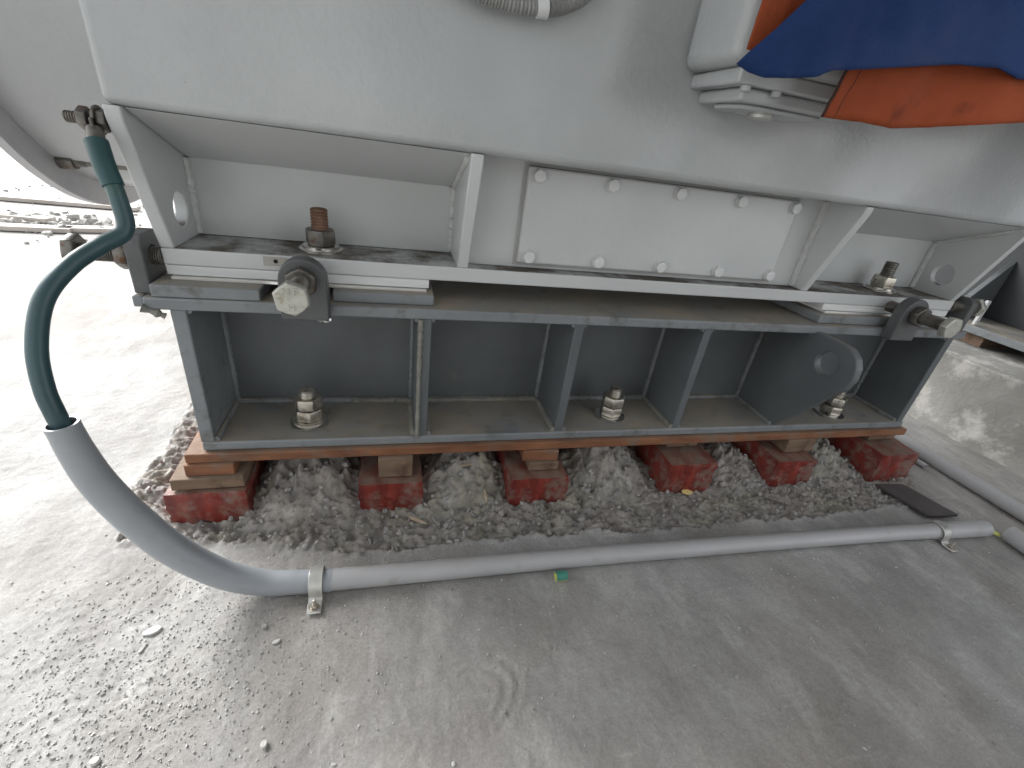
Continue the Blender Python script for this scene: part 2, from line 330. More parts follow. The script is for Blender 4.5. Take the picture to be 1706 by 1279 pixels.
def ground_mat():
    m = bpy.data.materials.new('concrete_floor'); n, p, L = nodes(m); N = n.nodes.new
    tc = N('ShaderNodeTexCoord')
    def noise(s, d, r=.6, st=(1,1,1), rot=0):
        mp = N('ShaderNodeMapping'); mp.inputs['Scale'].default_value = st; mp.inputs['Rotation'].default_value = (0,0,rot); L.new(tc.outputs['Object'], mp.inputs[0])
        z = N('ShaderNodeTexNoise'); z.inputs['Scale'].default_value = s; z.inputs['Detail'].default_value = d; z.inputs['Roughness'].default_value = r; L.new(mp.outputs[0], z.inputs[0]); return z.outputs[0]
    def ramp(f, *st):
        q = N('ShaderNodeValToRGB'); e = q.color_ramp.elements
        for i, (po, c) in enumerate(st):
            k = e[i] if i < 2 else e.new(po); k.position = po; k.color = (*c, 1)
        L.new(f, q.inputs[0]); return q.outputs[0]
    def mix(f, a, b, mode='MIX'):
        x = N('ShaderNodeMix'); x.data_type = 'RGBA'; x.blend_type = mode
        if isinstance(f, float): x.inputs[0].default_value = f
        else: L.new(f, x.inputs[0])
        L.new(a, x.inputs[6]); L.new(b, x.inputs[7]); return x.outputs[2]
    base = ramp(noise(2.6, 10, .62), (.32, (.275,.272,.268)), (.68, (.40,.40,.395)), (.5, (.332,.33,.325)))
    brown = ramp(noise(1.3, 8, .6, rot=.7), (.44, (1,1,1)), (.66, (.87,.83,.79)))
    base = mix(1.0, base, brown, 'MULTIPLY')
    streak = ramp(noise(9, 9, .7, (1,.35,1), .6), (.52, (0,0,0)), (.74, (1,1,1)))
    pale = N('ShaderNodeRGB'); pale.outputs[0].default_value = (.50,.495,.48,1)
    sf = N('ShaderNodeMath'); sf.operation = 'MULTIPLY'; sf.inputs[1].default_value = .75; L.new(streak, sf.inputs[0])
    base = mix(sf.outputs[0], base, pale.outputs[0])
    grit = ramp(noise(170, 6, .8), (.36, (.74,.73,.72)), (.62, (1.1,1.1,1.1)))
    base = mix(.7, base, grit, 'MULTIPLY')
    rub = ramp(noise(17, 10, .7), (.30, (.13,.125,.12)), (.72, (.47,.46,.44)), (.45, (.23,.22,.205)), (.58, (.34,.325,.30)))
    tint = ramp(noise(6, 6, .6), (.42, (1,.96,.94)), (.62, (1.0,.99,.88)), (.5, (.97,.96,.97)))
    rub = mix(1.0, rub, tint, 'MULTIPLY')
    mott = ramp(noise(5.5, 12, .72, (1,.7,1), -.4), (.38, (.80,.79,.775)), (.62, (1.12,1.12,1.11)))
    base = mix(.8, base, mott, 'MULTIPLY')
    scuff = ramp(noise(16, 10, .75, (.25,1.6,1), .9), (.60, (0,0,0)), (.72, (1,1,1)))
    s2 = N('ShaderNodeMath'); s2.operation = 'MULTIPLY'; s2.inputs[1].default_value = .5; L.new(scuff, s2.inputs[0])
    base = mix(s2.outputs[0], base, pale.outputs[0])
    a = N('ShaderNodeAttribute'); a.attribute_name = 'rubble'
    jag = N('ShaderNodeMath'); jag.operation = 'ADD'; jn = noise(30, 6, .7); L.new(jn, jag.inputs[0]); L.new(a.outputs['Fac'], jag.inputs[1])
    jr = N('ShaderNodeMapRange'); jr.inputs[1].default_value = .85; jr.inputs[2].default_value = 1.15; L.new(jag.outputs[0], jr.inputs[0])
    L.new(mix(jr.outputs[0], base, rub), p.inputs['Base Color'])
    p.inputs['Roughness'].default_value = .88; p.inputs['Specular IOR Level'].default_value = .3
    bp = N('ShaderNodeBump'); bp.inputs['Strength'].default_value = .75; bp.inputs['Distance'].default_value = .007
    L.new(mix(.5, noise(45, 10, .72), noise(12, 8, .6, (1,.5,1), .6)), bp.inputs['Height']); L.new(bp.outputs[0], p.inputs['Normal'])
    return m
me.materials.append(ground_mat())
ground = bpy.data.objects.new('ground', me); col.objects.link(ground); ground['kind'] = 'structure'

# ---------------------------------------------------------------- unseen slabs added above and behind the view to shade the scene
b = B(); box(b, BLOCKER_TOP[0], BLOCKER_TOP[1], BLOCKER_TOP[2], BLOCKER_TOP[3], BLOCKER_TOP[4], BLOCKER_TOP[4]+.12); ro = put('light_blocker_top', b, BLOCKERM, None, off=Vector((2,1,BLOCKER_TOP[4])))
tag(ro, 'unseen flat grey slab added high above the machine to block light', 'light blocker')
b = B(); box(b, BLOCKER_BACK[0], BLOCKER_BACK[1], BLOCKER_BACK[2]-.15, BLOCKER_BACK[2], -.02, BLOCKER_TOP[4]-.003); wa = put('light_blocker_back', b, BLOCKERM, None, off=Vector((1,BLOCKER_BACK[2],0)))  # unseen upright slab, added behind the camera to dim the front
tag(wa, 'unseen grey slab added behind the viewer to dim the light on the machine', 'wall')

# ---------------------------------------------------------------- steel base beam
beam = thing('base_beam', (.69, .2, .15), 'long dark grey steel beam with open compartments, on the rusty plate above red blocks', 'steel base')
ZF0, ZF1, ZT0, ZT1 = .185, .209, .537, .5625
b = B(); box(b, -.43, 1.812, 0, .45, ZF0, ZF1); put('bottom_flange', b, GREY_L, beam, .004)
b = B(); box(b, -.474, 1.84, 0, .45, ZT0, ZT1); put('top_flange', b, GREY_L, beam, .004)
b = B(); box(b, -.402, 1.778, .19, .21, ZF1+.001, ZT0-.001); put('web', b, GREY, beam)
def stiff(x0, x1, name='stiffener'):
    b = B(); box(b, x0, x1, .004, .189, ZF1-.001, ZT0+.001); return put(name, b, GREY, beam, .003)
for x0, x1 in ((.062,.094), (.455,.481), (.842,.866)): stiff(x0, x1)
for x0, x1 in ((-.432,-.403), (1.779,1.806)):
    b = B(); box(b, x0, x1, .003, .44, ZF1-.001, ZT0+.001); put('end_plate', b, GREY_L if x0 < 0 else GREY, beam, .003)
# stiffener that grows into a round lifting lug with a hole
prof = [(.189,.21),(.004,.21),(-.06,.295),(-.125,.395),(-.152,.43),(-.164,.465),(-.160,.50),(-.145,.525),(-.118,.542),(-.08,.546),(-.03,.545),(.004,.545),(.004,.536),(.189,.536)]
b = B(); holed_plate(b, prof, 0, 1.222, 1.246, (-.072,.475), .036, 32)
put('lifting_lug', b, GREY, beam, .003)
# weld beads
W = []
xs = [-.402,.062,.094,.455,.481,.842,.866,1.222,1.246,1.778]
for i in range(0, 10, 2):
    weld(W, (xs[i], .187, ZF1+.003), (xs[i+1], .187, ZF1+.003), .009)
    for x, s in ((xs[i], 1), (xs[i+1], -1)):
        weld(W, (x+s*.002, .187, ZF1+.002), (x+s*.002, .187, ZT0), .008)
        weld(W, (x+s*.002, .008, ZF1+.003), (x+s*.002, .187, ZF1+.003), .008)
        weld(W, (x+s*.002, .008, ZT0-.003), (x+s*.002, .187, ZT0-.003), .006)
    weld(W, (xs[i], .188, ZT0-.002), (xs[i+1], .188, ZT0-.002), .006)
W2 = []; weld(W2, (.068, -.001, ZF1), (.068, -.001, ZT0), .0055, rough=.5); weld(W2, (-.476, -.001, ZT0+.004), (-.44, .0, ZT0-.012), .008, rough=.8)
for q in W: put('weld_bead', q, GREY_L, beam)
for q in W2: put('weld_bead', q, WELD, beam)
# dusty fillets (bare-looking) in the front bays
W3 = []; weld(W3, (.096, .182, ZF1+.004), (.455, .182, ZF1+.004), .008); weld(W3, (.453, .006, ZF1+.004), (.453, .18, ZF1+.004), .009); weld(W3, (.84, .006, ZF1+.004), (.84, .18, ZF1+.004), .008)
weld(W3, (-.1, .182, ZF1+.004), (.06, .182, ZF1+.004), .009); weld(W3, (.06, .006, ZF1+.004), (.06, .18, ZF1+.004), .009)
for q in W3: put('weld_bead', q, WELD, beam)
for x0, x1, y0 in ((-.458,-.262,.003), (-.122,.098,.022), (1.235,1.80,.022)):
    b = B(); box(b, x0, x1, y0, .40, ZT1+.0005, .5885); put('sole_plate', b, GREY_L, beam, .003)
for x0, x1 in ((-.432,.082), (1.27,1.79)):
    b = B(); box(b, x0, x1, .043, .40, .5890, .5945); put('shim', b, SHINE, beam)
# jacking lugs with their bolts
def lug(cx, half=.046, z0=ZT0+.002, zc=.622, y0=-.036, y1=-.0015):
    pts = [(cx-half, z0), (cx+half, z0), (cx+half, zc)]+[(cx+half*math.cos(t), zc+half*math.sin(t)) for t in np.linspace(0, math.pi, 15)[1:-1]]+[(cx-half, zc)]
    b = B(); holed_plate(b, pts, 1, y0, y1, (cx, zc+.003), .0185, 24); return put('jacking_lug', b, GREY_D, beam, .003)
def jack(c, d, L, nut_at, headm, rot=0, mark=False):
    """bolt with its head outermost: c = tip on the foot, d = outward direction"""
    b = B(); lathe(b, c, d, thread_prof(0, L, .0175, .004), 24)
    j = put('jack_bolt', b, DARKB, beam)
    b = B(); hexa(b, Vector(c)+Vector(d)*nut_at, d, .022, .054, rot+.2); put('nut', b, DARKB, j, .0015)
    b = B(); hexa(b, Vector(c)+Vector(d)*L, d, .02, .056, rot); put('bolt_head', b, headm, j, .0015)
    return j
lug(-.171)
J = jack((-.171, .048, .625), (0,-1,0), .185, .0865, HEADM, .35)
lug(1.515)
jack((1.515, .048, .622), (0,-1,0), .172, .0865, HEADM, .1)
def end_lug(x0, x1, y0, y1, zt=.678):
    b = B(); holed_plate(b, [(y0,ZT1+.001),(y1,ZT1+.001),(y1,zt-.014),(y1-.012,zt),(y0+.012,zt),(y0,zt-.014)], 0, x0, x1, ((y0+y1)/2,.632), .0185, 24); put('jacking_lug', b, GREY_D, beam, .003)
end_lug(-.491, -.461, .018, .104); jack((-.443, .056, .632), (-1,0,0), .135, .052, DARKB, .2)
end_lug(1.827, 1.851, .020, .108, .664); jack((1.792, .056, .632), (1,0,0), .098, .063, HEADM, .2)
# flange stubs that carry the end lugs
for x0, x1 in ((-.493,-.4745), (1.8405,1.853)):
    b = B(); box(b, x0, x1, .006, .11, ZT0+.003, ZT1-.001); put('lug_foot', b, GREY_L, beam, .002)
def marking(txt, loc, size, m, parent):
    cu = bpy.data.curves.new('marking', 'FONT'); cu.body = txt; cu.size = size; cu.extrude = .0012; cu.align_x = 'CENTER'; cu.align_y = 'CENTER'
    o = bpy.data.objects.new('tmp', cu); o.rotation_euler = (R(90),0,0); o.location = loc; col.objects.link(o)
    bpy.context.view_layer.update(); me = bpy.data.meshes.new_from_object(o); me.transform(o.matrix_world)
    bpy.data.objects.remove(o)
    b = B(); b.from_mesh(me); put('marking', b, m, parent)
marking('M B', (-.171, -.1575, .640), .017, HEADM, J); marking('H', (-.171, -.1575, .610), .017, HEADM, J)
# bright scar of bare weld below the left lug
b = B(); weld_into(b, (-.152, -.004, .533), (-.125, -.002, .530), .006, .003, 1.2); put('weld_scar', b, SHINE, beam)
# anchor bolts with double nuts
for k, (x, y) in enumerate(((-.204,.078), (.664,.082), (1.528,.066))):
    b = B(); lathe(b, (x,y,ZF1), (0,0,1), thread_prof(0, .098, .0195, .005), 24); lathe(b, (x,y,ZF1+.0965), (0,0,1), [(0,.0175),(.003,.014)], 24)
    a = put('anchor_bolt', b, ZINC, beam)
    b = B(); lathe(b, (x,y,ZF1+.001), (0,0,1), [(0,.046),(.0005,.047),(.006,.047),(.007,.0455)], 40); put('washer', b, ZINC_W, a)
    if k == 0: b = B(); lathe(b, (x,y,ZF1+.0085), (0,0,1), [(0,.040),(.006,.040),(.007,.037)], 36); put('washer', b, ZINC, a)
    z = ZF1+(.016 if k == 0 else .009)
    b = B(); hexa(b, (x,y,z), (0,0,1), .031, .060, .3+k*.5); put('nut', b, ZINC, a, .0015)
    b = B(); hexa(b, (x,y,z+.034), (0,0,1), .031, .060, .05+k*.8); put('nut', b, ZINC, a, .0015)

# ---------------------------------------------------------------- rusty plate, shims, red wrapped blocks
b = B(); box(b, -.468, 1.835, -.012, .47, .158, .1835)
for v in b.verts: pass
pl = put('rusty_plate', b, RUST, None, .003, off=Vector((.69,.2,.158)))
tag(pl, 'long thin rusty steel plate lying between the grey beam and the red wrapped blocks', 'steel plate')
def wrapped(x0, x1, y0, y1, zt, seed, label, rot=0):
    """block in red wrapping paper: creased skin, folded ends"""
    cx, cy = (x0+x1)/2, (y0+y1)/2; w, d, h = x1-x0, y1-y0, zt+.035
    bm = B(); bmesh.ops.create_cube(bm, size=1); bmesh.ops.subdivide_edges(bm, edges=bm.edges[:], cuts=14, use_grid_fill=True)
    C = np.array([v.co[:] for v in bm.verts]); X = C[:,0]*w; Y = C[:,1]*d; Z = (C[:,2]+.5)*h-.035
    cr = fbm(X*1.3+Z*.9+seed, Z*.6+Y*.9-seed, 17, 3, True)*.0105+fbm(X+seed*2, Z+Y, 60, 2)*.0015
    nrm = C/np.maximum(np.abs(C).max(1, keepdims=True), 1e-6); nrm = np.where(np.abs(nrm) > .999, nrm, 0)
    k = 1/np.maximum(np.linalg.norm(nrm, axis=1), 1)
    tp = 1-.05*(Z/h)
    X = X*tp+nrm[:,0]*k*cr; Y = Y+nrm[:,1]*k*cr; Z = Z+nrm[:,2]*k*cr*.35
    c, s = math.cos(rot), math.sin(rot)
    for v, a, bb, cc in zip(bm.verts, X, Y, Z): v.co = (cx+a*c-bb*s, cy+a*s+bb*c, cc)
    o = put('wrapped_block', bm, RED, None, smooth=25, off=Vector((cx,cy,0)))
    return tag(o, label, 'block', 'red wrapped blocks under the rusty plate')
def shim(x0, x1, y0, y1, z0, z1, m, label, rot=0):
    cx, cy = (x0+x1)/2, (y0+y1)/2; b = B(); box(b, x0, x1, y0, y1, z0, z1)
    bmesh.ops.rotate(b, cent=(cx,cy,0), matrix=Matrix.Rotation(rot, 3, 'Z'), verts=b.verts)
    o = put('shim_plate', b, m, None, .0025, off=Vector((cx,cy,z0)))
    return tag(o, label, 'shim', 'rusty shim plates on the red blocks')
wrapped(-.515, -.345, -.036, .36, .088, 1, 'red wrapped block under the left end of the rusty plate, creased front')
shim(-.506, -.35, -.03, .34, .0935, .125, WOODY, 'thick orange brown shim on the leftmost red block, wider lower one of two', .02)
shim(-.468, -.362, -.020, .33, .1255, .157, RUST, 'grey brown shim under the rusty plate corner, upper one above the leftmost red block', -.02)
wrapped(-.079, .081, -.040, .36, .088, 5, 'red wrapped block below the first stiffener, second from the left', .01)
shim(-.03, .058, -.022, .30, .0935, .157, WOODY, 'brown shim stack with yellow stain on the second red block from the left')
wrapped(.332, .502, -.055, .36, .090, 9, 'red wrapped block with shim stack and torn paper rim, third from the left', .0)
shim(.385, .475, -.028, .30, .0955, .122, WOODY, 'bright edged lower shim on the third red block from the left', .01)
shim(.372, .478, -.018, .30, .1225, .157, RUST, 'brown upper shim on the third red block from the left', -.03)
wrapped(.842, 1.008, -.052, .36, .110, 13, 'bright red block with brown top and yellow scrap at its foot, fourth from left', .0)
shim(.868, .985, .03, .34, .1155, .157, WOODY, 'brown shim set back on the fourth red block from the left')
wrapped(1.262, 1.42, -.052, .36, .098, 17, 'dull red block half buried in dust, second from the right', -.02)
shim(1.305, 1.43, -.012, .30, .1045, .157, WOODY, 'brown shim on the half buried second block from the right', .03)
wrapped(1.70, 1.872, -.065, .36, .112, 21, 'faded pinkish red block by the right end of the plate, rightmost of the row', .0)
shim(1.72, 1.85, .02, .32, .1175, .157, WOODY, 'brown shim on the rightmost faded block', 0)
# rusty anchor sleeves with grout lumps between the blocks
for i, (x, y, lab) in enumerate(((-.20,.12,'short rusty anchor sleeve in rubble below the left anchor bolt'), (.665,.09,'rusty anchor sleeve in pale mortar between the third and fourth red blocks'), (1.545,.11,'rusty brown anchor sleeve between the two rightmost red blocks'))):
    b = B(); lathe(b, (x,y,-.02), (0,0,1), [(0,.05),(.10,.030),(.135,.030),(.14,.048),(.177,.046)], 28)
    for v in b.verts: v.co += Vector((rnd.uniform(-1,1), rnd.uniform(-1,1), 0))*.0012
    tag(put('anchor_sleeve', b, RUST, None, off=Vector((x,y,0))), lab, 'sleeve', 'rusty anchor sleeves under the plate')

# ---------------------------------------------------------------- the machine
mach = thing('motor', (.69, .55, .6), 'big pale grey motor housing with ribbed foot and bolted cover plate, above the beam', 'machine')
XL, XR = -.443, 1.79
b = B(); box(b, XL, XR, .05, 1.12, .6165, .650); put('foot_flange', b, WHITE, mach, .003)
for x0, x1 in ((XL+.002,.088), (1.262,XR-.002)):
    b = B(); box(b, x0, x1, .0515, .42, .5955, .616); put('foot_pad', b, WHITE_EDGE, mach, .002)
ZB = .893
# body shell above
b = B()
def body_profile():
    # plan outline of the housing, softly bulged so the paint catches the light unevenly
    pts = []
    for t in np.linspace(0, 1, 40):
        x = XL+(XR+.9-XL)*t; pts.append((x, -.035-.012*math.sin(math.pi*min(1, t*3.2))**2*0))
    return pts
box(b, XL, XR+.35, -.035, 1.135, ZB, 2.3); put('body', b, WHITE_BODY, mach, .016, 5)
# lower lip of the body
# inclined rear walls of the pockets
def wallp(x0, x1):
    b = B(); prism(b, [(.19,.651),(.215,.651),(.215,.82),(.03,.8925),(-.025,.8925),(.19,.81)], 0, x0, x1); return put('pocket_wall', b, WHITE, mach, .002)
wallp(XL+.026, .150); wallp(1.181, XR-.022)
b = B(); box(b, .178, 1.155, .092, .12, .651, .8925); put('front_wall', b, WHITE, mach, .002)
def rib(x0, x1, hole=None, m=WHITE):
    pts = [(.052,.6495),(.25,.6495),(.25,.8935),(-.033,.8935),(-.031,.875)]
    b = B()
    if hole: holed_plate(b, pts, 0, x0, x1, hole, .034, 30); return put('end_rib', b, m, mach, .003)
    prism(b, pts, 0, x0, x1); return put('rib', b, m, mach, .003)
rib(XL, XL+.025, (.122,.715)); rib(.151, .177); rib(1.156, 1.180); rib(XR-.021, XR, (.115,.718))
W = []
weld(W, (.150,.186,.655), (.150,.186,.808), .009, rough=.6); weld(W, (.150,.186,.808), (.150,-.01,.885), .007)
weld(W, (-.416,.186,.655), (-.416,.186,.808), .008); weld(W, (1.768,.186,.655), (1.768,.186,.808), .009); weld(W, (1.768,.186,.808), (1.768,.0,.880), .008)
weld(W, (1.154,.089,.655), (1.154,.089,.888), .010); weld(W, (.179,.089,.655), (.179,.089,.888), .005)
for q in W: put('weld_bead', q, WELD_W, mach)
# cover plate and bolts
b = B(); box(b, .300, 1.062, .0775, .0915, .664, .882); cp = put('cover_plate', b, WHITE, mach, .006, 3)
b = B(); box(b, .292, 1.069, .0895, .0918, .6575, .8875); put('gasket', b, mat('gasket', (.36,.36,.35), (.44,.44,.43), rough=.6), cp, .001)
hb = None
for z, xsb in ((.863, (.325,.508,.692,.873,1.045)), (.682, (.327,.512,.692,.873,1.045))):
    for i, x in enumerate(xsb):
        b = B(); c0 = Vector((x, .0775, z)); lathe(b, c0, (0,-1,0), [(0,.0165),(.0025,.0165),(.003,.0155)], 24); hexa(b, c0+Vector((0,-.003,0)), (0,-1,0), .010, .0265, .4+i*.37+z); put('cover_bolt', b, WHITE_EDGE, cp, .0008)
# small tapped tab let into the foot flange
b = B(); box(b, -.258,-.212,.0475,.0505,.628,.6465); tb = put('tapped_tab', b, mat('tab_steel', (.25,.24,.22), (.36,.35,.32), rough=.5, metal=.4), mach, .0008)
b = B(); lathe(b, (-.234,.0476,.638), (0,-1,0), [(0,.0045),(.0005,.0045)], 16); put('tapped_hole', b, mat('bore', (.01,.01,.01), rough=.9), tb)
# holding-down bolts on the foot flange
for k, (x, y, m1) in enumerate(((-.152,.122,DARKB), (1.545,.125,ZINC))):
    b = B(); lathe(b, (x,y,.65), (0,0,1), thread_prof(0, .092, .0185, .0065), 28); a = put('hold_down_bolt', b, RUSTB if k == 0 else DARKB, mach)
    b = B(); lathe(b, (x,y,.6505), (0,0,1), [(0,.046),(.0005,.047),(.005,.047),(.006,.0455)], 40); put('washer', b, ZINC_W, a)
    b = B(); lathe(b, (x,y,.657), (0,0,1), [(0,.039),(.0055,.039),(.0065,.036)], 36); put('washer', b, ZINC_W, a)
    b = B(); hexa(b, (x,y,.664), (0,0,1), .034, .058, .25+k); put('nut', b, m1, a, .0015)
# round end drum with flange ring
dc = (.555, 1.19)
b = B(); lathe(b, (-.70, dc[0], dc[1]), (1,0,0), [(0,.50),(.05,.50),(.262,.50)], 96); put('end_drum', b, WHITE_BODY, mach, 0)
b = B(); lathe(b, (-.725, dc[0], dc[1]), (1,0,0), [(0,.535),(.003,.545),(.003,.552),(.022,.552),(.024,.548)], 128); fl = put('drum_flange', b, mat('flange_paint', (.36,.36,.38), (.46,.46,.47), rough=.4, scale=9), mach, 0)
b = B(); lathe(b, (-.7, .30, .765), (1,0,0), thread_prof(0, .05, .012, .004), 18); lathe(b, (-.65,.30,.765), (1,0,0), [(0,.0095),(.15,.0095)], 18); q = put('flange_bolt', b, DARKB, fl)
b = B(); hexa(b, (-.70,.30,.765), (1,0,0), .03, .036); put('nut', b, DARKB, q, .001)
# earthing stud on the end plate
b = B(); lathe(b, (-.445,-.015,.868), (-1,0,0), thread_prof(0, .06, .009, .0035), 18); es = put('earth_stud', b, DARKB, mach)
b = B(); hexa(b, (-.445,-.015,.868), (-1,0,0), .014, .032, .2); put('nut', b, DARKB, es, .001)
b = B(); hexa(b, (-.470,-.015,.868), (-1,0,0), .014, .032, .5); put('nut', b, DARKB, es, .001)
# terminal box on the front, partly under the cloth
b = B(); box(b, .545, 1.05, -.20, -.0355, 1.085, 1.6); tbx = put('terminal_box', b, WHITE_BODY, mach, .02, 4)
tbx['label'] = 'pale grey terminal box on the front of the motor under the cloths'
b = B(); box(b, .575, .95, -.185, -.0355, 1.060, 1.0845); put('box_base', b, WHITE_BODY, tbx, .004)
b = B(); box(b, .60, .86, -.17, -.0355, 1.038, 1.0595); put('base_frame', b, WHITE_BODY, tbx, .006, 3)
b = B(); prism(b, [(.615,-.12),(.63,-.145),(.66,-.155),(.80,-.155),(.80,-.06),(.63,-.06),(.612,-.08)], 2, 1.030, 1.0375); put('gland_cover', b, WHITE_BODY, tbx, .003)
b = B(); lathe(b, (.70,-.11,1.0295), (0,0,-1), [(0,.024),(.006,.024),(.008,.02)], 24); put('gland_plug', b, GALV, tbx)
for x in (.60,.665,.80): b = B(); lathe(b, (x,-.176,1.0595), (0,0,-1), [(0,.009),(.008,.009),(.009,.007)], 14); put('box_screw', b, WHITE_BODY, tbx)
b = B(); box(b, .565, .625, -.226, -.2, 1.09, 1.6); put('box_door', b, WHITE_BODY, tbx, .008, 3)
# corrugated cable conduit hanging on the body
pth = catmull([(.05,-.055,1.19),(.12,-.055,1.135),(.18,-.055,1.124),(.25,-.055,1.127),(.29,-.055,1.137),(.33,-.055,1.165),(.36,-.055,1.23)], 40)
b = B(); tube(b, pth, lambda u: .0105+.0016*math.sin(u*420), 16); cf = put('flexible_conduit', b, mat('flex_grey', (.22,.22,.215), (.3,.3,.29), rough=.4), mach)
b = B(); tube(b, [pth[113], pth[120], pth[127]], .0145, 18); put('conduit_joint', b, WHITE_EDGE, cf, .001)

# ---------------------------------------------------------------- cloths thrown over the terminal box
def cloth(name, outline_top, outline_bot, y, m, label, wav=.012, seed=0, yb=None, nx_=90, nz_=40, hem=None):
    """sheet between a top line and a bottom line, both (x, z), hanging in soft folds"""
    bm = B(); X0 = np.array([p[0] for p in outline_bot]); ZB_ = np.array([p[1] for p in outline_bot])
    XT = np.array([p[0] for p in outline_top]); ZT_ = np.array([p[1] for p in outline_top]); g = []
    for j in range(nz_+1):
        v = j/nz_; row = []
        for i in range(nx_+1):
            u = i/nx_; s = np.linspace(0, 1, len(X0)); st = np.linspace(0, 1, len(XT))
            xb, zb = np.interp(u, s, X0), np.interp(u, s, ZB_); xt, zt = np.interp(u, st, XT), np.interp(u, st, ZT_)
            x, z = xb+(xt-xb)*v, zb+(zt-zb)*v
            yy = y+wav*float(fbm(np.array(x*1.2+seed), np.array(z*.35+seed), 7, 3))*2.0+wav*.4*math.sin(x*23+seed+z*7)+wav*.35*float(fbm(np.array(x*2.1+z*3+seed), np.array(z*2-x), 11, 3, True))
            row.append(bm.verts.new((x, yy, z)))
        g.append(row)
    for j in range(nz_):
        for i in range(nx_): bm.faces.new((g[j][i], g[j][i+1], g[j+1][i+1], g[j+1][i]))
    keep = [[v.co.copy()+Vector((0,-.002,0)) for v in row] for row in g]
    o = put(name, bm, m, None, smooth=80, off=Vector((float(X0[0]), y, float(ZB_.min()))))
    s = o.modifiers.new('thick', 'SOLIDIFY'); s.thickness = .004; s.offset = 0
    for k, (ci, r_) in enumerate(hem or ()):
        hb_ = B(); tube(hb_, [co_[ci] for co_ in keep], r_, 8); put('seam', hb_, mat('seam_thread', (.03,.015,.012), rough=.9), o, off=Vector(o.location))
    return tag(o, label, 'cloth')
cloth('orange_cloth', [(.78,1.45),(1.9,1.45)], [(.712,1.026),(.80,1.030),(.86,1.028),(.95,1.041),(1.05,1.058),(1.17,1.078),(1.45,1.12),(1.9,1.15)], -.25, ORANGE, 'dirty orange cloth with a dark seam hanging below the blue one at the top right', .010, 3, hem=((0,.0022),(4,.0007)))
cloth('orange_cloth', [(.55,1.5),(.85,1.5)], [(.538,1.095),(.62,1.09),(.70,1.09)], -.235, ORANGE, 'narrow strip of orange cloth showing above the left edge of the blue cloth', .004, 8)
cloth('blue_cloth', [(.83,1.45),(1.1,1.45),(1.8,1.45)], [(.512,1.070),(.535,1.062),(.56,1.058),(.60,1.063),(.64,1.070),(.67,1.084),(.73,1.094),(.85,1.117),(.92,1.130),(1.0,1.136),(1.07,1.132),(1.15,1.14),(1.4,1.17),(1.8,1.20)], -.275, BLUE, 'navy blue cloth draped over the terminal box in front of the orange cloths', .010, 1)

# ---------------------------------------------------------------- earth cable, conduits
cab = thing('earth_cable', (-.44,-.05,.80), 'thick teal cable looping from the motor end down into the grey conduit bend', 'cable')
p = catmull([(-.494,-.27,.33),(-.503,-.266,.45),(-.512,-.255,.50),(-.516,-.232,.56),(-.505,-.20,.625),(-.482,-.155,.666),(-.455,-.115,.690),(-.428,-.09,.712),(-.433,-.075,.760),(-.447,-.06,.805),(-.458,-.042,.838)], 14)
b = B(); tube(b, p, lambda u: .0136-.001*u, 24); put('insulation', b, TEAL, cab)
b = B(); tube(b, p[-24:], lambda u: .0155+.0008*u, 24); put('heat_shrink', b, mat('shrink_sleeve', (.012,.05,.055), (.02,.075,.08), rough=.5), cab)
b = B(); tube(b, [(-.458,-.042,.836),(-.460,-.034,.850),(-.461,-.030,.857)], lambda u: .013-.002*u, 20); lathe(b, (-.4605,-.015,.868), (1,0,0), [(0,.022),(.004,.022)], 24); box(b, -.4610,-.4565,-.042,-.016,.848,.872); put('cable_lug', b, DARKB, cab, .001)
cond = thing('conduit_pipe', (-.17,-.29,0), 'pale grey conduit along the floor before the beam with upturned bend at its left', 'conduit')
y_at = lambda x: float(np.interp(x, [-.3,-.15,.13,.52,.98,1.51,1.66,1.86], [-.272,-.273,-.279,-.286,-.299,-.321,-.330,-.342]))
p = catmull([(-.19,-.272,.025),(-.262,-.270,.033),(-.334,-.270,.073),(-.403,-.27,.152),(-.451,-.27,.244),(-.480,-.27,.323),(-.4925,-.27,.387),(-.4985,-.27,.446)], 12)
b = B(); tube(b, [(-.125,y_at(-.125),.0225),(-.16,-.2725,.0245)]+p, lambda u: .0245+.0045*math.sin(math.pi*min(1,u*1.05))-.002*u, 40, inner=.84); put('bend', b, PVC_D, cond)
b = B(); tube(b, [(x, y_at(x), .0238+.001*math.sin(x*5)) for x in np.linspace(-.17, 1.845, 40)], .0232, 36, inner=.85); put('straight_pipe', b, PVC, cond)
b = B(); tube(b, [(x, y_at(x), .0245) for x in (1.64,1.70,1.78,1.852)], .0255, 36, inner=.88); put('coupling', b, PVC, cond)
